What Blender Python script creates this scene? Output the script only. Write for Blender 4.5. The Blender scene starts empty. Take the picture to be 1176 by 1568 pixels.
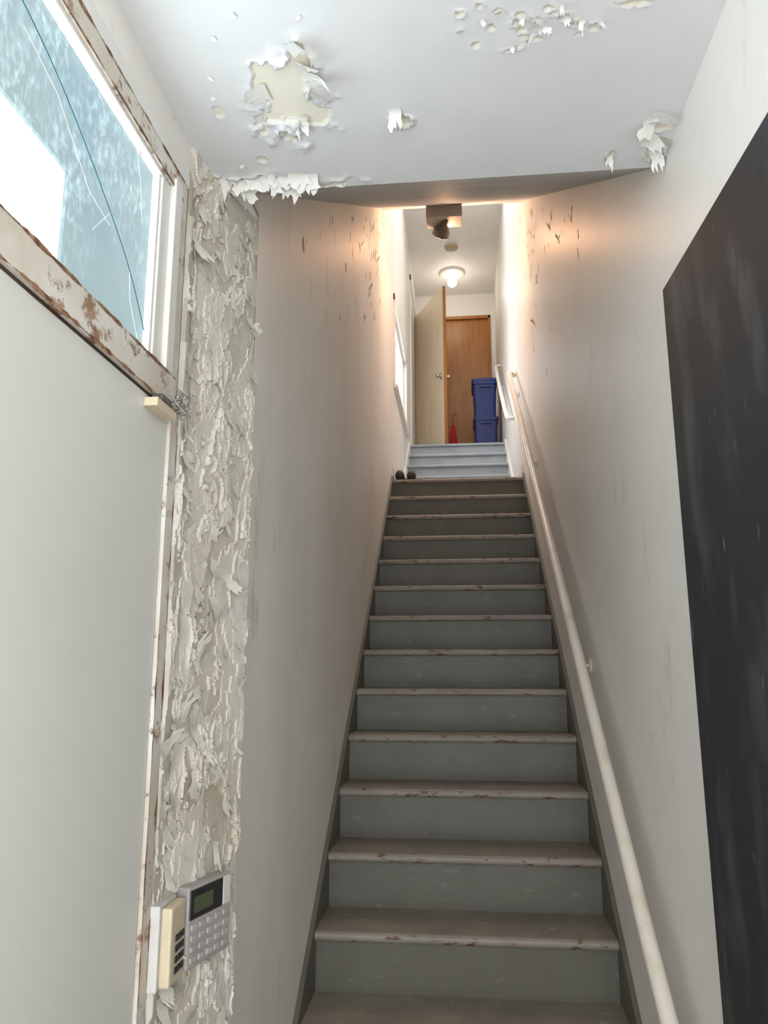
import bpy, bmesh, math, random
from mathutils import Vector, Matrix, noise
random.seed(7)
S=bpy.context.scene
EYE=1.4375
XL=-.525; XR=.495; XE=-.60; ZC=2.61
YC=1.84   # corner where splayed plaster meets stairwell wall
YS=1.58   # start of splay
YB=-1.0   # rear end of the entry

# ---------------------------------------------------------------- materials
def new_mat(name):
    m=bpy.data.materials.new(name); m.use_nodes=True
    nt=m.node_tree
    b=nt.nodes['Principled BSDF']
    return m,nt,b
def N(nt,t,**kw):
    n=nt.nodes.new(t)
    for k,v in kw.items(): setattr(n,k,v)
    return n
def mixcol(nt,fac,a,b,blend='MIX'):
    n=nt.nodes.new('ShaderNodeMix'); n.data_type='RGBA'; n.blend_type=blend
    if hasattr(fac,'links'): nt.links.new(fac,n.inputs[0])
    else: n.inputs[0].default_value=fac
    for s,i in ((a,6),(b,7)):
        if hasattr(s,'links'): nt.links.new(s,n.inputs[i])
        else: n.inputs[i].default_value=(*s,1)
    return n.outputs[2]
def noise_fac(nt,scale,lo,hi,detail=4,mapscale=(1,1,1),rough=.6,off=(0,0,0)):
    tc=N(nt,'ShaderNodeTexCoord'); mp=N(nt,'ShaderNodeMapping'); mp.inputs['Scale'].default_value=mapscale
    mp.inputs['Location'].default_value=off
    nt.links.new(tc.outputs['Object'],mp.inputs[0])
    n=N(nt,'ShaderNodeTexNoise'); n.inputs['Scale'].default_value=scale; n.inputs['Detail'].default_value=detail
    n.inputs['Roughness'].default_value=rough
    nt.links.new(mp.outputs[0],n.inputs['Vector'])
    r=N(nt,'ShaderNodeMapRange'); r.inputs['From Min'].default_value=lo; r.inputs['From Max'].default_value=hi
    nt.links.new(n.outputs['Fac'],r.inputs['Value'])
    return r.outputs[0],n.outputs['Fac']
def bump(nt,b,h,strength,dist=.01):
    n=N(nt,'ShaderNodeBump'); n.inputs['Strength'].default_value=strength; n.inputs['Distance'].default_value=dist
    nt.links.new(h,n.inputs['Height']); nt.links.new(n.outputs[0],b.inputs['Normal'])
def paint(name,col,col2=None,rough=.55,scale=3,bs=40,bstr=.15,lo=.4,hi=.7,mapscale=(1,1,1),metal=0,bdist=.003,detail=4,scuff=None):
    m,nt,b=new_mat(name)
    if col2 is None: col2=tuple(c*.9 for c in col)
    f,_=noise_fac(nt,scale,lo,hi,mapscale=mapscale,detail=detail)
    c=mixcol(nt,f,col,col2)
    if scuff:
        f2,_=noise_fac(nt,7,.60,.71,detail=8,mapscale=(1,1,.35),off=(4,2,7),rough=.7)
        c=mixcol(nt,f2,c,scuff)
    nt.links.new(c,b.inputs['Base Color'])
    b.inputs['Roughness'].default_value=rough; b.inputs['Metallic'].default_value=metal
    if bstr>0:
        _,h=noise_fac(nt,bs,0,1,detail=2); bump(nt,b,h,bstr,bdist)
    return m
def emis(name,col,st):
    m,nt,b=new_mat(name); b.inputs['Base Color'].default_value=(*col,1)
    b.inputs['Emission Color'].default_value=(*col,1); b.inputs['Emission Strength'].default_value=st
    return m

M={}
M['wall']=paint('wall_paint_offwhite',(.86,.83,.775),(.78,.745,.68),rough=.5,scale=1.6,bs=14,bstr=.3,mapscale=(1,1,.5),bdist=.004,scuff=(.62,.57,.50))
M['wallR']=paint('wall_paint_right',(.85,.83,.79),(.79,.77,.725),rough=.42,scale=1.3,bs=10,bstr=.3,bdist=.005,scuff=(.67,.63,.57))
M['ceil']=paint('ceiling_paint',(.74,.74,.74),(.70,.70,.70),rough=.5,scale=2,bs=25,bstr=.15)
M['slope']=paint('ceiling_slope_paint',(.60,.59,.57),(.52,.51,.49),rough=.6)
M['hall']=paint('hall_paint',(.80,.79,.76),(.73,.72,.69),rough=.6,scale=2)
M['floor']=paint('floor_paint_grey',(.20,.19,.175),(.15,.14,.125),rough=.6,scale=6)
M['landing']=paint('upper_step_windowlit_paint',(.36,.40,.44),(.29,.33,.37),rough=.5,scale=6)  # cool window light on the upper flight is put into this colour
M['door']=paint('door_paint_grey',(.73,.735,.69),(.69,.69,.65),rough=.4,scale=1.2,bs=60,bstr=.05)
M['wood_dark']=paint('plywood_orange',(.40,.17,.035),(.29,.11,.02),rough=.4,scale=3,mapscale=(6,6,.6),bs=30,bstr=.05)
M['wood_light']=paint('door_veneer_pale',(.96,.84,.66),(.90,.74,.55),rough=.4,scale=3,mapscale=(6,6,.6),bstr=.05)
M['trim']=paint('trim_white',(.80,.79,.75),(.72,.70,.65),rough=.4)
M['rail']=paint('handrail_paint',(.76,.71,.62),(.62,.54,.44),rough=.3,scale=9,lo=.5,hi=.75,bs=30,bstr=.1)
M['blue']=paint('bin_blue_plastic',(.006,.03,.17),(.005,.025,.14),rough=.4,bstr=.02)
M['red']=paint('red_fabric',(.60,.02,.03),(.40,.01,.02),rough=.7)
M['beige']=paint('beige_plastic',(.70,.60,.43),(.62,.52,.37),rough=.45,bstr=.02)
M['greyp']=paint('keypad_grey_plastic',(.40,.375,.355),(.33,.305,.285),rough=.45,scale=20,bstr=.03)
M['key']=paint('keypad_key_rubber',(.45,.425,.405),(.36,.335,.32),rough=.6,scale=30)
M['black']=paint('black_plastic',(.012,.012,.013),(.02,.02,.02),rough=.3,bstr=.02)
M['lcd']=paint('lcd_green',(.075,.10,.045),(.06,.08,.04),rough=.15,bstr=.0)
M['metal']=paint('brushed_metal',(.6,.58,.54),(.5,.48,.44),rough=.3,metal=1,bstr=.02)
M['boxgrey']=paint('junction_box_grey',(.34,.33,.30),(.28,.27,.24),rough=.5)
M['darkgrey']=paint('dark_lamp_metal',(.10,.095,.09),(.07,.065,.06),rough=.35)
M['brown']=paint('aged_plastic',(.45,.36,.20),(.35,.27,.14),rough=.5)
M['shoe']=paint('shoe_black',(.01,.01,.01),(.02,.02,.02),rough=.5)
M['extblue']=paint('exterior_blue_siding',(.085,.108,.112),(.045,.078,.108),rough=.7,scale=.8)
M['chipdark']=paint('exposed_plaster_brown',(.22,.14,.075),(.13,.085,.045),rough=.9,scale=30)
M['white_plastic']=paint('white_plastic',(.68,.67,.64),(.62,.61,.58),rough=.4,bstr=.02)
M['gap']=paint('dark_gap_shade',(.05,.035,.025),(.10,.06,.035),rough=.9)  # brown for the shade line above the door
M['rustonly']=paint('rust',(.16,.055,.022),(.40,.25,.15),rough=.85,scale=30,lo=.45,hi=.62,detail=8)

def stair_mat(name,c1,c2,wear,lo=.61,hi=.67):
    m,nt,b=new_mat(name)
    f,_=noise_fac(nt,5,.35,.7,detail=6)
    c=mixcol(nt,f,c1,c2)
    f2,_=noise_fac(nt,26,lo,hi,detail=6,mapscale=(.6,1,1.5),off=(3,1,2))
    c=mixcol(nt,f2,c,wear)
    nt.links.new(c,b.inputs['Base Color']); b.inputs['Roughness'].default_value=.5
    _,h=noise_fac(nt,45,0,1,detail=2); bump(nt,b,h,.2,.003)
    return m
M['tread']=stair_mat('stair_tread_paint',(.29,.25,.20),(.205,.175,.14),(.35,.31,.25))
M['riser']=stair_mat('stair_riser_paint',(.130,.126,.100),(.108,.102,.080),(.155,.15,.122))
M['nose']=stair_mat('stair_nosing_worn',(.29,.26,.22),(.23,.20,.17),(.13,.055,.03),.57,.63)

m,nt,b=new_mat('rusted_white_frame')
f,_=noise_fac(nt,12,.545,.59,detail=12,rough=.8)
f2,_=noise_fac(nt,40,.3,.7,detail=6)
rust=mixcol(nt,f2,(.19,.075,.03),(.46,.31,.20))
f3,_=noise_fac(nt,4,.4,.6)
wh=mixcol(nt,f3,(.74,.71,.65),(.62,.56,.47))
nt.links.new(mixcol(nt,f,wh,rust),b.inputs['Base Color']); b.inputs['Roughness'].default_value=.6
bump(nt,b,f,.5,-.002); M['rust']=m

def peel_mat(name,cols,rough=.8,mul=(.9,.88,.84),bs=.35):
    m,nt,b=new_mat(name)
    at=N(nt,'ShaderNodeAttribute'); at.attribute_name='peel'
    cr=N(nt,'ShaderNodeValToRGB'); cr.color_ramp.elements[0].color=(*cols[0],1)
    cr.color_ramp.elements[1].color=(*cols[-1],1)
    for i,c in enumerate(cols[1:-1]):
        e=cr.color_ramp.elements.new((i+1)/(len(cols)-1)); e.color=(*c,1)
    nt.links.new(at.outputs['Fac'],cr.inputs[0])
    f,_=noise_fac(nt,12,.35,.7,detail=6)
    c=mixcol(nt,f,(1,1,1),mul)
    nt.links.new(mixcol(nt,1,cr.outputs[0],c,'MULTIPLY'),b.inputs['Base Color'])
    b.inputs['Roughness'].default_value=rough
    _,h=noise_fac(nt,60,0,1,detail=4); bump(nt,b,h,bs,.003)
    return m
M['peel']=peel_mat('peeling_plaster',[(.38,.335,.26),(.52,.48,.40),(.60,.565,.49),(.65,.62,.55),(.70,.675,.615)],.75)
M['peelc']=peel_mat('ceiling_peeling_paint',[(.74,.74,.74),(.78,.755,.71),(.84,.785,.66)],.5,(.96,.96,.96),.12)
M['flake']=paint('paint_flake',(.70,.67,.605),(.57,.53,.45),rough=.6,scale=20)
M['flakec']=paint('ceiling_paint_flake',(.78,.765,.73),(.74,.71,.65),rough=.6,scale=20)

m,nt,b=new_mat('blackboard_slate')
f,_=noise_fac(nt,4,.50,.80,detail=8,mapscale=(1,2.5,.8),rough=.65)
c=mixcol(nt,f,(.012,.014,.018),(.075,.077,.082))
f2,_=noise_fac(nt,18,.66,.76,detail=4,mapscale=(1,5,.7),off=(5,2,1))
nt.links.new(mixcol(nt,f2,c,(.16,.16,.16)),b.inputs['Base Color']); b.inputs['Roughness'].default_value=.5
M['board']=m
m,nt,b=new_mat('dirty_window_glass')
out=nt.nodes['Material Output']
tr=N(nt,'ShaderNodeBsdfTransparent'); tr.inputs[0].default_value=(.87,.94,.96,1)
df=N(nt,'ShaderNodeBsdfTranslucent'); df.inputs[0].default_value=(.50,.58,.57,1)
gl=N(nt,'ShaderNodeBsdfGlossy'); gl.inputs['Roughness'].default_value=.08
f,_=noise_fac(nt,75,.50,.66,detail=4,mapscale=(1,1,.6))
f1,_=noise_fac(nt,4,.42,.62,detail=3)
mul=N(nt,'ShaderNodeMath',operation='MULTIPLY'); nt.links.new(f,mul.inputs[0]); nt.links.new(f1,mul.inputs[1])
mm=N(nt,'ShaderNodeMath',operation='MULTIPLY_ADD'); nt.links.new(mul.outputs[0],mm.inputs[0]); mm.inputs[1].default_value=.12; mm.inputs[2].default_value=.035
mx=N(nt,'ShaderNodeMixShader'); nt.links.new(mm.outputs[0],mx.inputs[0]); nt.links.new(tr.outputs[0],mx.inputs[1]); nt.links.new(df.outputs[0],mx.inputs[2])
mx2=N(nt,'ShaderNodeMixShader'); mx2.inputs[0].default_value=.04; nt.links.new(mx.outputs[0],mx2.inputs[1]); nt.links.new(gl.outputs[0],mx2.inputs[2])
nt.links.new(mx2.outputs[0],out.inputs[0]); M['glass']=m

# ---------------------------------------------------------------- mesh builder
class MB:
    def __init__(s): s.v=[];s.f=[];s.mi=[];s.mats=[]
    def _m(s,mat):
        if mat not in s.mats: s.mats.append(mat)
        return s.mats.index(mat)
    def add(s,vs,fs,mat):
        o=len(s.v); s.v+= [tuple(v) for v in vs]; k=s._m(mat)
        for f in fs: s.f.append(tuple(i+o for i in f)); s.mi.append(k)
    def box(s,a,b,mat,M4=None):
        x0,y0,z0=a;x1,y1,z1=b
        vs=[(x0,y0,z0),(x1,y0,z0),(x1,y1,z0),(x0,y1,z0),(x0,y0,z1),(x1,y0,z1),(x1,y1,z1),(x0,y1,z1)]
        if M4: vs=[M4@Vector(v) for v in vs]
        s.add(vs,[(0,3,2,1),(4,5,6,7),(0,1,5,4),(1,2,6,5),(2,3,7,6),(3,0,4,7)],mat)
    def prismx(s,pts,x0,x1,mat):
        n=len(pts); vs=[(x0,y,z) for y,z in pts]+[(x1,y,z) for y,z in pts]
        fs=[tuple(range(n))[::-1],tuple(range(n,2*n))]+[(i,(i+1)%n,n+(i+1)%n,n+i) for i in range(n)]
        s.add(vs,fs,mat)
    def prismz(s,pts,z0,z1,mat):
        n=len(pts); vs=[(x,y,z0) for x,y in pts]+[(x,y,z1) for x,y in pts]
        fs=[tuple(range(n))[::-1],tuple(range(n,2*n))]+[(i,(i+1)%n,n+(i+1)%n,n+i) for i in range(n)]
        s.add(vs,fs,mat)
    def lathe(s,prof,mat,T,seg=32):
        vs=[];fs=[]
        for r,h in prof:
            for i in range(seg):
                a=2*math.pi*i/seg; vs.append(T@Vector((r*math.cos(a),r*math.sin(a),h)))
        for j in range(len(prof)-1):
            for i in range(seg):
                k=(i+1)%seg; fs.append((j*seg+i,j*seg+k,(j+1)*seg+k,(j+1)*seg+i))
        fs.append(tuple(range(seg))[::-1]); fs.append(tuple(range((len(prof)-1)*seg,len(prof)*seg)))
        s.add(vs,fs,mat)
    def obj(s,name,bevel=0,smooth=False,parent=None):
        me=bpy.data.meshes.new(name); me.from_pydata(s.v,[],s.f)
        for m_ in s.mats: me.materials.append(M[m_])
        for p,k in zip(me.polygons,s.mi): p.material_index=k; p.use_smooth=smooth
        me.update(); o=bpy.data.objects.new(name,me); S.collection.objects.link(o)
        bm=bmesh.new(); bm.from_mesh(me); bmesh.ops.recalc_face_normals(bm,faces=bm.faces); bm.to_mesh(me); bm.free()
        if bevel:
            mo=o.modifiers.new('bevel','BEVEL'); mo.width=bevel; mo.segments=2; mo.limit_method='ANGLE'
        if parent: o.parent=parent
        return o
def quick(name,boxes,mat,bevel=0,parent=None,T=None):
    b=MB()
    for a,c in boxes: b.box(a,c,mat,T)
    return b.obj(name,bevel,parent=parent)
def empty(name):
    e=bpy.data.objects.new(name,None); S.collection.objects.link(e); e.empty_display_size=.05; return e
def tube(name,pts,r,mat,parent=None,res=6):
    cu=bpy.data.curves.new(name,'CURVE'); cu.dimensions='3D'; sp=cu.splines.new('POLY'); sp.points.add(len(pts)-1)
    for p,q in zip(sp.points,pts): p.co=(*q,1)
    cu.bevel_depth=r; cu.bevel_resolution=res; cu.use_fill_caps=True; cu.materials.append(M[mat])
    o=bpy.data.objects.new(name,cu); S.collection.objects.link(o)
    if parent: o.parent=parent
    return o
def smoothpts(pts,it=2):
    pts=[Vector(p) for p in pts]
    for _ in range(it):
        q=[pts[0]]
        for a,b_ in zip(pts[:-1],pts[1:]): q+= [a*.75+b_*.25,a*.25+b_*.75]
        q.append(pts[-1]); pts=q
    return pts

# ---------------------------------------------------------------- shell
quick('floor',[((-.8,YB,-.1),(.6,2.29,0))],'floor')
quick('floor_landing',[((XL-.1,5.79,2.70),(XR+.1,6.87,2.85))],'tread')
quick('floor_hall',[((XL-.1,7.872,3.55),(XR+.1,9.42,3.74))],'landing')
quick('wall_right',[((XR,YB,0),(XR+.12,9.42,6.35))],'wallR')
quick('wall_left_stairwell',[((XL-.14,YC+.004,0),(XL,6.05,6.3)),((XL-.14,6.05,0),(XL,7.40,3.72)),
   ((XL-.14,6.05,4.47),(XL,7.40,6.3)),((XL-.14,7.40,0),(XL,9.42,6.3))],'wall')
b=MB()
for a,c in [((-.665,YB,0),(XE,.50,ZC)),((-.665,.50,2.53),(XE,1.52,ZC))]: b.box(a,c,'wall')
b.prismz([(-.665,1.52),(XE-.012,1.52),(XE-.012,YS),(XL-.012,YC),(-.665,YC)],0,ZC,'wall')
b.obj('wall_left_entry')
quick('wall_far',[((XL-.1,9.30,5.86),(XR+.1,9.42,6.3)),((XL-.1,9.30,3.74),(-.36,9.42,5.86)),((.43,9.30,3.74),(XR+.1,9.42,5.86))],'hall')
quick('ceiling_hall',[((XL-.14,5.08,6.17),(XR+.1,5.30,6.3)),((XL-.14,5.30,6.17),(-.44,6.95,6.3)),((.41,5.30,6.17),(XR+.1,6.95,6.3)),((XL-.14,6.95,6.17),(XR+.1,9.42,6.3))],'hall')  # hole left for the added roof opening
sk=empty('added_roof_opening')  # unseen roof opening, added to brighten the upper steps and open door
quick('frame',[((-.48,5.26,6.30),(-.43,6.99,6.36)),((.40,5.26,6.30),(.45,6.99,6.36)),((-.43,5.26,6.30),(.40,5.31,6.36)),((-.43,6.94,6.30),(.40,6.99,6.36))],'trim',0,sk)
quick('wall_header',[((XL,5.0,4.72),(XR,5.08,6.2))],'hall')
b=MB(); b.prismx([(1.70,ZC),(5.0,4.685),(5.08,4.735),(5.08,4.85),(5.0,4.85),(1.70,2.80)],XL,XR,'slope'); b.obj('ceiling_slope')
quick('ceiling_entry',[((-.72,YB,ZC),(.6,.95,2.8)),((-.72,.95,2.635),(.6,1.70,2.8)),((-.72,1.70,2.625),(XL,YC,2.8))],'ceil')
quick('trim_1',[((XE-.012,1.70,ZC),(XL,YC,2.63))],'ceil')

# ------------- dense ceiling with peeled paint
patches=[(-.345,1.40,.055,.085,.016),(-.375,1.34,.035,.045,.012),(-.31,1.45,.035,.035,.016),(-.30,1.30,.024,.038,.020),(-.122,1.482,.018,.016,.012),(.455,1.56,.035,.016,.010),(.47,1.63,.02,.035,.010),
 (.367,1.655,.010,.022,.006),(-.53,1.67,.07,.026,.018),(-.42,1.69,.10,.024,.018),(-.50,1.42,.010,.016,.006),(-.30,1.10,.03,.010,.004),(.33,1.22,.03,.006,.003),(-.45,1.58,.012,.010,.006)]
rr=random.Random(3)
for i in range(30):
    patches.append((rr.gauss(.14,.065),rr.gauss(1.25,.035),rr.uniform(.004,.011),rr.uniform(.003,.007),.006))
def ceilh(x,y):
    best=9;amp=0
    nz=noise.fractal(Vector((x*13,y*13,3)),1,2,4)*.85
    n2=(noise.cell(Vector((x*60,y*60,8)))-.5)*.15
    for cx,cy,rx,ry,a in patches:
        dx=(x-cx)/rx; dy=(y-cy)/ry
        if abs(dx)>4 or abs(dy)>4: continue
        d=math.sqrt(dx*dx+dy*dy)+nz+n2
        if d<best: best=d;amp=a
    if best<1: return .0030,1.0
    if best<3.2:
        w=max(0,.30+1.5*noise.noise(Vector((x*22,y*22,1))))
        return -amp*w*math.exp(-(best-1)*3.5)-.0008*math.exp(-(best-1)*1.5),0.0
    return 0,0.0
nx,ny=300,210
vs=[];at=[]
for j in range(ny+1):
    for i in range(nx+1):
        x=XE-.02+(XR+.02-XE)*i/nx; y=.95+.752*j/ny
        h,a=ceilh(x,y)
        vs.append((x,y,ZC+h+.0010*noise.noise(Vector((x*4,y*4,0))))); at.append(a)
fs=[(j*(nx+1)+i,(j+1)*(nx+1)+i,(j+1)*(nx+1)+i+1,j*(nx+1)+i+1) for j in range(ny) for i in range(nx)]
me=bpy.data.meshes.new('ceiling'); me.from_pydata(vs,[],fs); me.materials.append(M['peelc'])
a_=me.attributes.new('peel','FLOAT','POINT'); a_.data.foreach_set('value',at)
for p in me.polygons: p.use_smooth=True
ceil_o=bpy.data.objects.new('ceiling',me); S.collection.objects.link(ceil_o)

# ------------- peeled plaster strip on left wall (straight, then splayed to the stairwell wall)
SA=YS-1.52; DL=math.hypot(XL-XE,YC-YS); SL=SA+DL
dx_,dy_=(XL-XE)/DL,(YC-YS)/DL
def strip_pos(s):
    t=max(0,min(1,(s-SA+.02)/.04)); n=Vector((1,0,0)).lerp(Vector((dy_,-dx_,0)),t).normalized()
    if s<SA: return Vector((XE,1.52+s,0)),n
    return Vector((XE+dx_*(s-SA),YS+dy_*(s-SA),0)),n
ns,nz_=150,950
vs=[];at=[]
THR=[(-.22,.0030),(.20,.0036)]
for j in range(nz_+1):
    z=ZC*j/nz_
    for i in range(ns+1):
        s=SL*i/ns; p,n=strip_pos(s)
        v=noise.fractal(Vector((s*8.5,z*4.2,2.3)),.85,2.15,5)
        h=.0; lev=0
        lip=max(0,.1+noise.noise(Vector((s*9,z*7,4)))*2.4)
        for th,st in THR:
            dv=v-th
            if dv>0:
                h+=st; lev+=1
                h+=.0075*lip*math.exp(-dv*7)*min(1,dv*50)
        v3=abs(noise.fractal(Vector((s*13+3,z*4.5,8.8)),.9,2.2,4))
        crack=0
        if v3<.022: h-=.0035; crack=1
        elif v3<.10: h+=.0035*(1-(v3-.022)/.08)*lip
        h+=.0012*noise.fractal(Vector((s*30,z*30,0)),1,2,2)+.004*noise.noise(Vector((s*4,z*3,1)))
        h+=.005
        if s<.012: h=h*s/.012
        e=SL-s
        if e<.01: h=h*max(0,e/.01)*.8
        h=max(-.006,min(.026,h))
        vs.append((p.x+n.x*h,p.y+n.y*h,z))
        a=.30+lev*.24+.30*noise.noise(Vector((s*5,z*3,7)))-(.35 if crack else 0)
        at.append(max(0,min(1,a)))
fs=[(j*(ns+1)+i,j*(ns+1)+i+1,(j+1)*(ns+1)+i+1,(j+1)*(ns+1)+i) for j in range(nz_) for i in range(ns)]
me=bpy.data.meshes.new('wall_left_peeling_plaster'); me.from_pydata(vs,[],fs); me.materials.append(M['peel'])
a_=me.attributes.new('peel','FLOAT','POINT'); a_.data.foreach_set('value',at)
o=bpy.data.objects.new('wall_left_peeling_plaster',me); S.collection.objects.link(o)

# ------------- curled flakes : ragged angular sheets
def flake(b,c,n,up,w,l,curl,mat='flake'):
    n=Vector(n).normalized(); up=Vector(up); up=(up-n*up.dot(n)).normalized(); r=up.cross(n)
    nxx=7; nyy=5; vs=[];fs=[]
    edgeL=[random.uniform(.55,1.1) for _ in range(nyy+1)]; edgeR=[random.uniform(.55,1.1) for _ in range(nyy+1)]
    ph=random.random()*9
    endj=[.8+.45*noise.noise(Vector((i*.55,ph,0)))+random.uniform(-.08,.08) for i in range(nxx+1)]
    tilt=random.uniform(-.5,.5)
    for j in range(nyy+1):
        for i in range(nxx+1):
            x=-1+2*i/nxx; t=j/nyy*endj[i]
            x=x*(edgeR[j] if x>0 else edgeL[j])
            h=curl*t*t*l*2*(1+tilt*x)+.0008
            vs.append(Vector(c)+r*x*w+up*(2*t-1)*l*(1-.2*curl*t)+n*h)
    for j in range(nyy):
        for i in range(nxx):
            a=j*(nxx+1)+i; fs.append((a,a+1,a+nxx+2,a+nxx+1))
    b.add(vs,fs,mat)
b=MB()
for k in range(380):
    s=random.uniform(.015,SL-.010); z=random.uniform(.05,2.58); p,n=strip_pos(s); p=Vector((p.x,p.y,z))+n*.007
    big=random.random()<.42
    w=random.uniform(.010,.022) if big else random.uniform(.004,.011); l=random.uniform(.016,.038) if big else random.uniform(.006,.016)
    flake(b,p,n,(random.uniform(-.5,.5)*dx_,random.uniform(-.7,.7),-1 if random.random()<.65 else 1),w,l,random.uniform(.15,.55))
o=b.obj('wall_left_paint_flakes')
b=MB()
D=(0,0,-1)
def cf(x,y,w,l,curl,dx,dy): flake(b,(x,y,ZC-.001),D,(dx,dy,0),w,l,curl,'flakec')
cf(-.275,1.375,.030,.036,.7,.6,-.8); cf(-.285,1.29,.032,.038,.7,.3,-1); cf(-.41,1.37,.026,.030,.4,-1,.1); cf(-.29,1.25,.024,.028,.6,.8,-.4); cf(-.262,1.33,.024,.034,.9,.9,-.4); cf(-.33,1.47,.020,.026,.5,.2,1)
cf(-.122,1.462,.018,.022,.8,.1,1)
cf(.455,1.60,.026,.030,.6,1,.3); cf(.43,1.55,.020,.024,.5,-.4,1); cf(.46,1.52,.022,.026,.6,1,-.3); cf(.470,1.65,.016,.024,.7,.6,.8); cf(.367,1.66,.010,.018,.6,.1,1)
for i in range(18):
    cf(-.58+.245*(i+random.random())/18,random.uniform(1.65,1.69),random.uniform(.014,.032),random.uniform(.014,.024),random.uniform(.4,1.0),random.uniform(-.5,.5),1)
for i in range(24):
    cf(random.gauss(.15,.06),random.gauss(1.25,.035),random.uniform(.004,.010),random.uniform(.004,.010),random.uniform(.3,.8),random.uniform(-1,1),random.uniform(-1,1))
for i in range(8):
    cf(random.uniform(-.57,-.2),random.uniform(1.1,1.6),random.uniform(.003,.007),random.uniform(.004,.008),.4,random.uniform(-1,1),1)
b.obj('ceiling_paint_flakes')
for nm,x,nrm,cnt in (('wall_left_paint_chips',XL,1,66),('wall_right_paint_chips',XR,-1,54)):
    b=MB()
    for i in range(cnt):
        y=random.uniform(2.4,5.2) if i<20 else random.gauss(4.65,.35)
        top=min(2.61+.628*(y-1.7),4.68) if y<5 else 4.9
        z=top-abs(random.gauss(0,.45))-.05
        flake(b,(x,y,z),(nrm,0,0),(0,random.uniform(-.12,.12),1),random.uniform(.002,.007),random.uniform(.008,.036),.02,'chipdark')
        if i%3==0: flake(b,(x,y+.014,z),(nrm,0,0),(0,random.uniform(-.3,.3),1),random.uniform(.006,.014),random.uniform(.012,.04),.3,'flake')
    b.obj(nm)

# ---------------------------------------------------------------- stairs
RUN=.25;RISE=.19
def tread_profile(y,z,depth,t=.03):
    r=t/2; pts=[]
    for k in range(7):
        a=math.pi/2+math.pi*k/6
        pts.append((y+r+r*math.cos(a),z-r+r*math.sin(a)))
    pts+=[(y+depth,z-t),(y+depth,z)]
    return pts
def nosing_strip(b,y,z,x0,x1,mat,t=.03):
    r=t/2+.0006; pts=[]
    for k in range(9):
        a=math.radians(60)+math.radians(180)*k/8
        pts.append((y+t/2+r*math.cos(a),z-t/2+r*math.sin(a)))
    pts=[(y+.022,z+.0006)]+pts+[(y+.012,z-t+.004),(y+.022,z-.004)]
    b.prismx(pts,x0,x1,mat)
b=MB()
x0,x1=XL+.016,XR-.016
for n in range(1,16):
    y=2.75+RUN*(n-3); z=RISE*n
    b.prismx(tread_profile(y,z,RUN+.04 if n<15 else .06),x0,x1,'tread')
    nosing_strip(b,y,z,x0,x1,'nose')
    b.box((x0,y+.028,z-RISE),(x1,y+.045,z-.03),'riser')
b.obj('staircase')
b=MB()
for n in range(1,6):
    y=6.84+RUN*(n-1); z=2.85+.178*n
    b.prismx(tread_profile(y,z,RUN+.04 if n<5 else .05),x0,x1,'landing')
    b.box((x0,y+.028,z-.178),(x1,y+.045,z-.03),'landing')
b.obj('staircase_upper')
def skirt(name,xa,xb):
    s=RISE/RUN
    def L(y,o): return (y,.57+(y-2.75)*s+o)
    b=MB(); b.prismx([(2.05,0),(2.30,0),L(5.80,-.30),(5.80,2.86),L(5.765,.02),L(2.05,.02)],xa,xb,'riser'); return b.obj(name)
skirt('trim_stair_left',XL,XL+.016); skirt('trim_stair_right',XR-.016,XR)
for nm,xa,xb in (('trim_upper_left',XL,XL+.016),('trim_upper_right',XR-.016,XR)):
    b=MB(); b.prismx([(6.60,2.85),(6.86,2.80),(7.90,3.50),(7.90,3.77),(7.84,3.77),(6.82,3.05),(6.60,3.0)],xa,xb,'trim'); b.obj(nm)
quick('baseboard_left',[((XL,5.80,2.85),(XL+.014,6.60,2.95))],'trim')
quick('baseboard_right',[((XR-.014,5.80,2.85),(XR,6.60,2.95))],'trim')

# ---------------------------------------------------------------- handrails
hr=empty('handrail')
zr=lambda y:1.486+.745*(y-3)
XH=.43
pts=smoothpts([(XR-.005,1.62,zr(1.7)-.02),(XH+.02,1.62,zr(1.66)-.01),(XH,1.72,zr(1.72)),(XH,2.6,zr(2.6)),(XH,5.5,zr(5.5)),(XH,6.18,zr(6.18)),(XH+.02,6.25,zr(6.2)+.01),(XR-.005,6.25,zr(6.2)-.02)],2)
tube('rail',pts,.020,'rail',hr)
for i,y in enumerate((1.95,3.11,4.81,6.0)):
    tube('bracket_%d'%(i+1),smoothpts([(XR-.004,y+.0,zr(y)-.13),(XH+.02,y,zr(y)-.12),(XH,y,zr(y)-.015)],2),.006,'rail',hr)
    bb=MB(); T=Matrix.Translation((XR-.001,y,zr(y)-.13))@Matrix.Rotation(-math.pi/2,4,'Y')
    bb.lathe([(.028,0),(.028,.004),(.020,.008),(.008,.012)],'rail',T,20); bb.obj('rosette_%d'%(i+1),parent=hr)
hr2=empty('handrail')
pts=smoothpts([(XR-.004,6.62,3.60),(XH+.02,6.62,3.60),(XH,6.70,3.64),(XH,8.25,4.73),(XH+.02,8.33,4.78),(XR-.004,8.33,4.78)],2)
tube('rail',pts,.019,'trim',hr2)
for i,y in enumerate((6.9,7.9)):
    z=3.64+(y-6.7)*.703
    tube('bracket_%d'%(i+1),smoothpts([(XR-.004,y,z-.12),(XH+.02,y,z-.11),(XH,y,z-.015)],2),.007,'trim',hr2)

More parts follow.
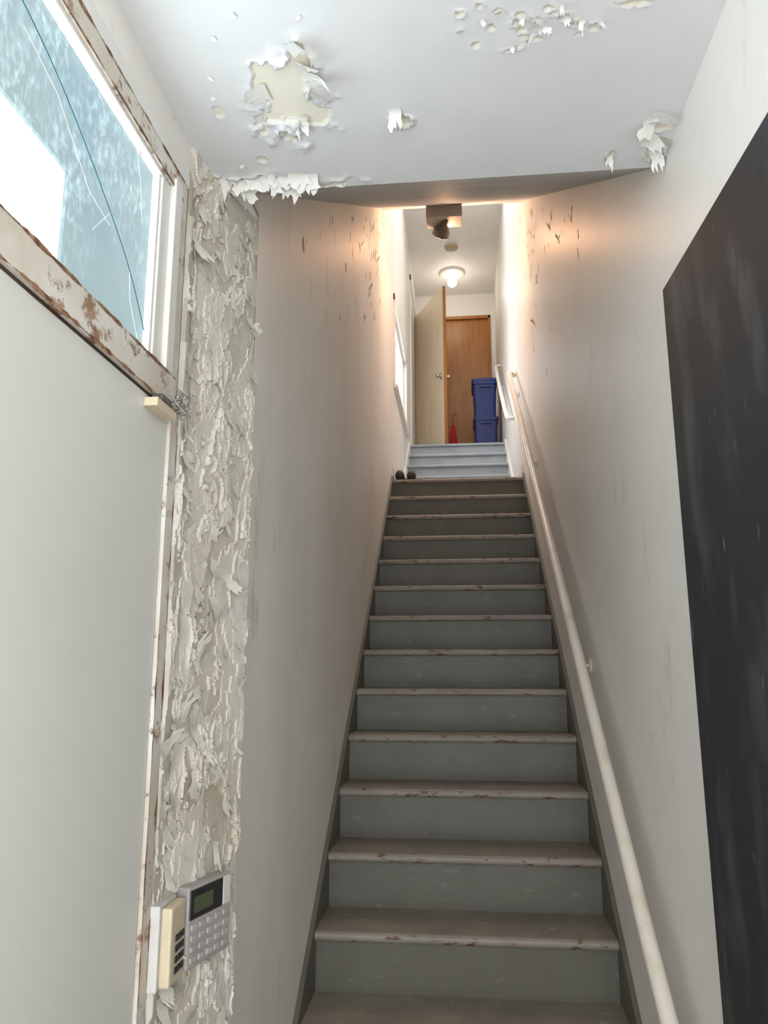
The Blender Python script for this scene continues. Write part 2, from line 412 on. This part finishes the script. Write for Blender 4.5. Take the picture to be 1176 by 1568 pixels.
# ---------------------------------------------------------------- entry door + transom
d=empty('door_1')
quick('slab',[((-.648,.56,.012),(-.603,1.478,1.958))],'door',.002,d)
quick('jamb',[((-.66,.50,0),(-.60,.552,2.53)),((-.66,1.482,0),(-.596,1.522,1.965))],'rust',.002,d)
quick('stop',[((-.66,.552,0),(-.652,.575,1.955)),((-.66,1.465,0),(-.652,1.482,1.955))],'rust',0,d)
bb=MB()
for (yb,sd,zt) in ((1.5215,1,1.95),(1.4835,2,1.5)):
    n_=320; vv=[];ff=[]
    for i in range(n_+1):
        z=.03+(zt-.03)*i/n_
        wv=max(.0002,.0030+.007*noise.fractal(Vector((z*9,sd*5,2)),.6,2.2,5))
        vv+=[(-.5952,yb-wv*.7,z),(-.5952,yb+wv*.3,z)]
    for i in range(n_): ff.append((2*i,2*i+1,2*i+3,2*i+2))
    bb.add(vv,ff,'rustonly')
bb.obj('rust_streaks',parent=d)
T=Matrix.Translation((-.603,.64,1.0))@Matrix.Rotation(math.pi/2,4,'Y'); bb=MB()
bb.lathe([(.032,0),(.032,.006),(.012,.010),(.012,.035),(.026,.045),(.028,.058),(.018,.068)],'metal',T,24); bb.obj('knob',parent=d,smooth=True)
w=empty('window_1')
YG=1.388
quick('frame',[((-.66,.552,1.965),(-.594,1.50,2.036)),((-.630,.552,2.45),(-.598,1.50,2.50)),((-.66,.552,2.036),(-.60,.60,2.45))],'rust',.003,w)
quick('stile',[((-.628,YG,2.036),(-.604,1.432,2.45))],'trim',.003,w)
quick('casing',[((-.628,1.432,2.036),(-.592,1.470,2.47)),((-.66,.50,2.50),(-.597,1.52,2.535))],'trim',.003,w)
quick('outer_casing',[((-.630,1.470,1.965),(-.600,1.520,2.50))],'rust',.003,w)
bb=MB()
for (za,xx,sd,w0) in ((1.9655,-.5932,1,.006),(2.0325,-.5932,2,.005),(2.4525,-.5972,3,.004),(2.497,-.5965,4,.003)):
    n_=170; vv=[];ff=[]
    for i in range(n_+1):
        y=.555+(1.49-.555)*i/n_
        wv=w0+.009*noise.fractal(Vector((y*14,sd*7,0)),.6,2.2,5)
        c=.0015*noise.noise(Vector((y*20,sd,5)))
        wv=max(.0002,wv)
        vv+=[(xx,y,za+c-wv*.5),(xx,y,za+c+wv*.5)]
    for i in range(n_): ff.append((2*i,2*i+2,2*i+3,2*i+1))
    bb.add(vv,ff,'rustonly')
bb.obj('rust_edges',parent=w)
quick('gap_shade_line',[((-.655,.552,1.958),(-.604,1.50,1.9648))],'gap',0,w)  # dark strip stands in for contact shadow and rust at the door head
quick('pane',[((-.624,.60,2.036),(-.618,YG,2.45))],'glass',0,w)
quick('glazing_bead',[((-.618,YG-.010,2.036),(-.608,YG,2.45)),((-.618,.60,2.036),(-.604,YG,2.044)),((-.618,.60,2.442),(-.604,YG,2.45))],'trim',0,w)
def gp(y,z): return (-.6165,y,z)
M['crackd']=paint('crack_dark',(.02,.10,.13),(.02,.08,.1),rough=.3)
M['crackw']=paint('crack_light',(.7,.8,.82),(.6,.7,.75),rough=.2)
tube('crack_1',smoothpts([gp(.78,2.41),gp(.95,2.37),gp(1.08,2.31),gp(1.20,2.24),gp(1.29,2.18),gp(1.37,2.09)],2),.0012,'crackd',w,res=2)
tube('crack_2',[gp(1.29,2.18),gp(1.30,2.12),gp(1.355,2.045)],.0005,'crackw',w,res=1)
tube('crack_3',[gp(.9,2.35),gp(1.0,2.32),gp(1.12,2.23),gp(1.20,2.215)],.0005,'crackw',w,res=1)
tube('crack_4',[gp(1.20,2.24),gp(1.14,2.17)],.0005,'crackw',w,res=1)
tube('crack_5',[gp(1.28,2.445),gp(1.31,2.38),gp(1.33,2.30)],.0005,'crackw',w,res=1)
bb=MB(); bb.box((-.603,1.36,1.930),(-.575,1.462,1.948),'beige'); bb.box((-.596,1.38,1.948),(-.574,1.43,1.962),'darkgrey'); bb.obj('door_contact_sensor',.002)
wt=empty('wire_tangle')
for k in range(4):
    pts=[]
    for i in range(26):
        a=i*.8+k*1.7; pts.append((-.580+.012*math.sin(a*1.3+k),1.495+.030*math.sin(a*.7+k)+.010*math.sin(2.6*a),1.985+.020*math.cos(a*.9+k*2)-.0006*i))
    tube('strand_%d'%(k+1),smoothpts(pts,1),.0006,'white_plastic' if k%2 else 'darkgrey',wt,res=1)
quick('neighbour_building_exterior',[((-2.02,3.41,-1),(-2.0,5.4,7)),((-2.02,-4,3.97),(-2.0,3.41,7))],'extblue')

# ---------------------------------------------------------------- alarm keypad (on splayed plaster) + reader
T=Matrix(((dx_,dy_,0,XE),(dy_,-dx_,0,YS),(0,0,1,0),(0,0,0,1)))
kp=empty('alarm_keypad')
a0,a1,z0,z1=.040,.192,.848,1.002
quick('housing',[((a0,.004,z0),(a1,.038,z1))],'greyp',.005,kp,T)
quick('lcd_bezel',[((a0+.004,.034,z1-.062),(a0+.118,.0405,z1-.006))],'black',.002,kp,T)
quick('lcd',[((a0+.016,.038,z1-.050),(a0+.080,.0415,z1-.020))],'lcd',0,kp,T)
quick('status_panel',[((a0+.120,.034,z1-.062),(a1-.004,.0400,z1-.006))],'white_plastic',.002,kp,T)
bb=MB()
for r in range(4):
    for c in range(5):
        ya=a0+.010+c*.028; za=z0+.012+r*.020; bb.box((ya,.036,za),(ya+.020,.0415,za+.011),'key',T)
bb.obj('keys',.0015,parent=kp)
rd=empty('access_code_reader')
quick('backplate',[((-.598,1.520,.842),(-.578,1.606,.992))],'white_plastic',.003,rd)
quick('body',[((-.578,1.527,.847),(-.556,1.604,.987))],'beige',.005,rd)
bb=MB()
for r in range(4):
    for c in range(3):
        ya=1.550+c*.016; za=.865+r*.019; bb.box((-.558,ya,za),(-.5535,ya+.012,za+.012),'black')
bb.obj('buttons',.001,parent=rd)

# ---------------------------------------------------------------- blackboard
T=Matrix.Translation((.468,1.63,.0))@Matrix.Rotation(math.radians(1.6),4,'Z')@Matrix.Rotation(math.radians(-.30),4,'Y')
bb=MB(); bb.box((0,-.62,0.002),(.006,0,2.255),'board',T); bb.obj('blackboard',.0015)

# ---------------------------------------------------------------- upper window
w2=empty('window_2')
fr=[((XL-.10,6.05,3.72),(XL-.02,7.40,3.765)),((XL-.10,6.05,4.425),(XL-.02,7.40,4.47)),((XL-.10,6.05,3.72),(XL-.02,6.10,4.47)),((XL-.10,7.35,3.72),(XL-.02,7.40,4.47)),((XL-.09,6.70,3.72),(XL-.03,6.74,4.47))]
quick('frame',fr,'trim',.003,w2)
quick('sill',[((XL-.03,6.0,3.69),(XL+.035,7.45,3.72))],'trim',.004,w2)
quick('casing',[((XL,5.99,3.72),(XL+.012,6.05,4.53)),((XL,7.40,3.72),(XL+.012,7.46,4.53)),((XL,5.99,4.47),(XL+.012,7.46,4.53))],'trim',.002,w2)

# ---------------------------------------------------------------- hall doors
dd=empty('door_2')
quick('slab',[((-.34,9.33,3.75),(.41,9.37,5.83))],'wood_dark',.002,dd)
quick('casing',[((-.36,9.285,3.74),(-.33,9.40,5.86)),((.405,9.285,3.74),(.435,9.40,5.86)),((-.36,9.285,5.825),(.435,9.40,5.865))],'wood_dark',.002,dd)
do=empty('door_3')
hx,hy,fx,fy=-.505,9.12,-.135,8.32
ang=math.atan2(fy-hy,fx-hx); L=math.hypot(fx-hx,fy-hy)
T=Matrix.Translation((hx,hy,0))@Matrix.Rotation(ang,4,'Z')
bb=MB(); bb.box((0,-.018,3.752),(L-.003,.018,5.79),'wood_light',T); bb.box((L-.004,-.0185,3.752),(L,.0185,5.79),'wood_dark',T); bb.obj('slab',parent=do)
bb=MB()
for sgn in (-1,1):
    T2=T@Matrix.Translation((L-.065,sgn*.018,4.70))@Matrix.Rotation(-sgn*math.pi/2,4,'X')
    bb.lathe([(.034,0),(.034,.006),(.012,.010),(.012,.03),(.026,.04),(.029,.055),(.018,.066)],'metal',T2,24)
bb.obj('knob',smooth=True,parent=do)
bb=MB()
for z in (3.95,4.75,5.6): bb.lathe([(.007,0),(.007,.09)],'metal',Matrix.Translation((hx-.004,hy+.012,z)),12)
bb.obj('hinges',parent=do)
quick('trim_2',[((XL,9.13,3.74),(XL+.014,9.20,5.87)),((XL,8.15,3.74),(XL+.014,8.22,5.87)),((XL,8.15,5.80),(XL+.014,9.20,5.87))],'trim',.002)

# ---------------------------------------------------------------- blue bins
rb=empty('recycling_bin')
def binmesh(name,cx,cy,z0,h,wb,wt,db,dt,lid):
    b=MB()
    def ring(w_,d_,z,r=.03):
        pts=[]
        for sx,sy,a0 in ((1,1,0),(-1,1,90),(-1,-1,180),(1,-1,270)):
            for k in range(5):
                a=math.radians(a0+k*22.5); pts.append((cx+sx*(w_/2-r)+r*math.cos(a),cy+sy*(d_/2-r)+r*math.sin(a),z))
        return pts
    prof=[(wb,db,z0),(wb+.004,db+.004,z0+.01),(wt,dt,z0+h-.05),(wt+.022,dt+.022,z0+h-.05),(wt+.026,dt+.026,z0+h-.012)]
    if lid: prof+=[(wt+.034,dt+.034,z0+h-.010),(wt+.034,dt+.034,z0+h+.012),(wt-.02,dt-.02,z0+h+.030)]
    else: prof+=[(wt-.01,dt-.01,z0+h-.01)]
    vs=[];fs=[]
    for p in prof: vs+=ring(*p)
    n=20
    for j in range(len(prof)-1):
        for i in range(n): fs.append((j*n+i,j*n+(i+1)%n,(j+1)*n+(i+1)%n,(j+1)*n+i))
    fs.append(tuple(range(n))[::-1]); fs.append(tuple(range((len(prof)-1)*n,len(prof)*n)))
    b.add(vs,fs,'blue')
    b.box((cx-.06,cy-dt/2-.02,z0+h-.09),(cx+.06,cy-dt/2+.01,z0+h-.07),'blue')
    return b.obj(name,0,parent=rb)
binmesh('lower_bin',.315,8.62,3.741,.48,.235,.26,.36,.40,False)
binmesh('upper_bin',.31,8.62,4.215,.44,.235,.26,.36,.40,True)
um=empty('folded_umbrella')
T=Matrix.Translation((-.065,9.08,3.742))@Matrix.Rotation(math.radians(-4),4,'X')
bb=MB(); prof=[(.006,0),(.014,.04),(.046,.10),(.052,.20),(.038,.42),(.018,.60)]
vs=[];fs=[];seg=32
for r,h in prof:
    for i in range(seg):
        a=2*math.pi*i/seg; rr=r*(1+.18*math.cos(8*a)); vs.append(T@Vector((rr*math.cos(a),rr*math.sin(a),h)))
for j in range(len(prof)-1):
    for i in range(seg): fs.append((j*seg+i,j*seg+(i+1)%seg,(j+1)*seg+(i+1)%seg,(j+1)*seg+i))
bb.add(vs,fs,'red'); bb.obj('canopy',smooth=True,parent=um)
tube('shaft_handle',smoothpts([T@Vector((0,0,.58)),T@Vector((0,0,.70)),T@Vector((0,-.0,.74)),T@Vector((.03,0,.76)),T@Vector((.05,0,.72))],2),.006,'red',um)

# ---------------------------------------------------------------- shoes
def shoe(cx,cy,z,name):
    b=MB(); secs=[(0,.030,.070),(.03,.036,.090),(.09,.034,.085),(.14,.040,.060),(.20,.045,.045),(.25,.036,.035),(.27,.012,.02)]
    vs=[];fs=[];seg=14
    for y,w_,h in secs:
        for i in range(seg):
            a=2*math.pi*i/seg; vs.append((cx+w_*math.cos(a),cy+y,z+h/2+h/2*math.sin(a)))
    for j in range(len(secs)-1):
        for i in range(seg): fs.append((j*seg+i,j*seg+(i+1)%seg,(j+1)*seg+(i+1)%seg,(j+1)*seg+i))
    fs.append(tuple(range(seg))); fs.append(tuple(range((len(secs)-1)*seg,len(secs)*seg)))
    b.add(vs,fs,'shoe'); return b.obj(name,smooth=True)
shoe(-.462,5.785,2.851,'shoe'); shoe(-.372,5.80,2.851,'shoe')

# ---------------------------------------------------------------- ceiling fixtures
cl=empty('ceiling_light')
T=Matrix.Translation((-.04,8.72,6.17))@Matrix.Rotation(math.pi,4,'X')
bb=MB(); bb.lathe([(.155,0),(.155,.012),(.145,.03),(.10,.045),(.07,.05)],'trim',T,40); bb.obj('base',parent=cl)
M['bulb']=emis('lit_bulb',(1,.93,.82),6)
bb=MB(); bb.lathe([(.030,.05),(.045,.08),(.058,.12),(.052,.155),(.03,.18),(.008,.188)],'bulb',T,28); bb.obj('bulb',smooth=True,parent=cl)
sd=empty('smoke_detector')
T=Matrix.Translation((-.04,8.12,6.17))@Matrix.Rotation(math.pi,4,'X')
bb=MB(); bb.lathe([(.075,0),(.075,.012),(.068,.03),(.045,.04),(.042,.045),(.02,.047)],'brown',T,32); bb.obj('body',parent=sd)
bb=MB(); bb.lathe([(.030,.046),(.028,.052),(.01,.054)],'boxgrey',T,24); bb.obj('sensor_cap',parent=sd)
fl=empty('flood_light_fixture')
quick('junction_box',[((-.195,4.84,4.49),(.055,4.98,4.605))],'boxgrey',.004,fl)
quick('mounting_neck',[((-.10,4.88,4.60),(-.04,4.96,4.67))],'boxgrey',0,fl)
T=Matrix.Translation((-.065,4.90,4.49))@Matrix.Rotation(math.radians(25),4,'Z')@Matrix.Rotation(math.radians(180+55),4,'X')
bb=MB(); bb.lathe([(.018,-.02),(.022,.02),(.040,.035),(.058,.06),(.066,.10),(.063,.102)],'darkgrey',T,28); bb.obj('lamp_shade',smooth=True,parent=fl)
M['warm']=emis('warm_bulb_glow',(1,.62,.30),12)
bb=MB(); bb.lathe([(.050,.100),(.048,.108),(.03,.114),(.01,.116)],'warm',T,28); bb.obj('bulb_face',smooth=True,parent=fl)

# ---------------------------------------------------------------- lights
def light(name,typ,loc,energy,col,size=.1,rot=None,**kw):
    l=bpy.data.lights.new(name,typ); l.energy=energy; l.color=col
    if typ=='POINT': l.shadow_soft_size=size
    o=bpy.data.objects.new(name,l); o.location=loc; S.collection.objects.link(o)
    if rot: o.rotation_euler=rot
    for k,v in kw.items(): setattr(l,k,v)
    return o
light('stair_flood_lamp','POINT',(-.06,5.10,4.44),14,(1,.54,.29),.04)
light('hall_lamp','POINT',(-.04,8.72,5.88),3.5,(1,.90,.78),.05)
p=light('portal_back','AREA',(0,YB-.02,1.3),1,(1,1,1),rot=(math.radians(90),0,0),shape='RECTANGLE',size=1.1,size_y=2.6); p.data.cycles.is_portal=True
p=light('portal_transom','AREA',(-.69,.99,2.24),1,(1,1,1),rot=(0,math.radians(-90),0),shape='RECTANGLE',size=.46,size_y=.84); p.data.cycles.is_portal=True
p=light('portal_upper','AREA',(XL-.15,6.72,4.1),1,(1,1,1),rot=(0,math.radians(-90),0),shape='RECTANGLE',size=.75,size_y=1.35); p.data.cycles.is_portal=True
p=light('portal_added_opening','AREA',(-.015,6.125,6.32),1,(1,1,1),rot=(0,0,0),shape='RECTANGLE',size=.85,size_y=1.65); p.data.cycles.is_portal=True  # sky light through the added roof opening

wd=bpy.data.worlds.new('world'); S.world=wd; wd.use_nodes=True
bg=wd.node_tree.nodes['Background']; bg.inputs[0].default_value=(.955,.972,1.0,1); bg.inputs[1].default_value=6.4

# ---------------------------------------------------------------- camera
cam=bpy.data.cameras.new('camera'); co=bpy.data.objects.new('camera',cam); S.collection.objects.link(co)
co.location=(0,0,EYE); co.rotation_euler=(math.radians(90+11.33),0,math.radians(5.75))
cam.sensor_fit='VERTICAL'; cam.sensor_height=36; cam.sensor_width=27; cam.lens=27.05; cam.clip_start=.02
S.camera=co
S.view_settings.view_transform='Standard'
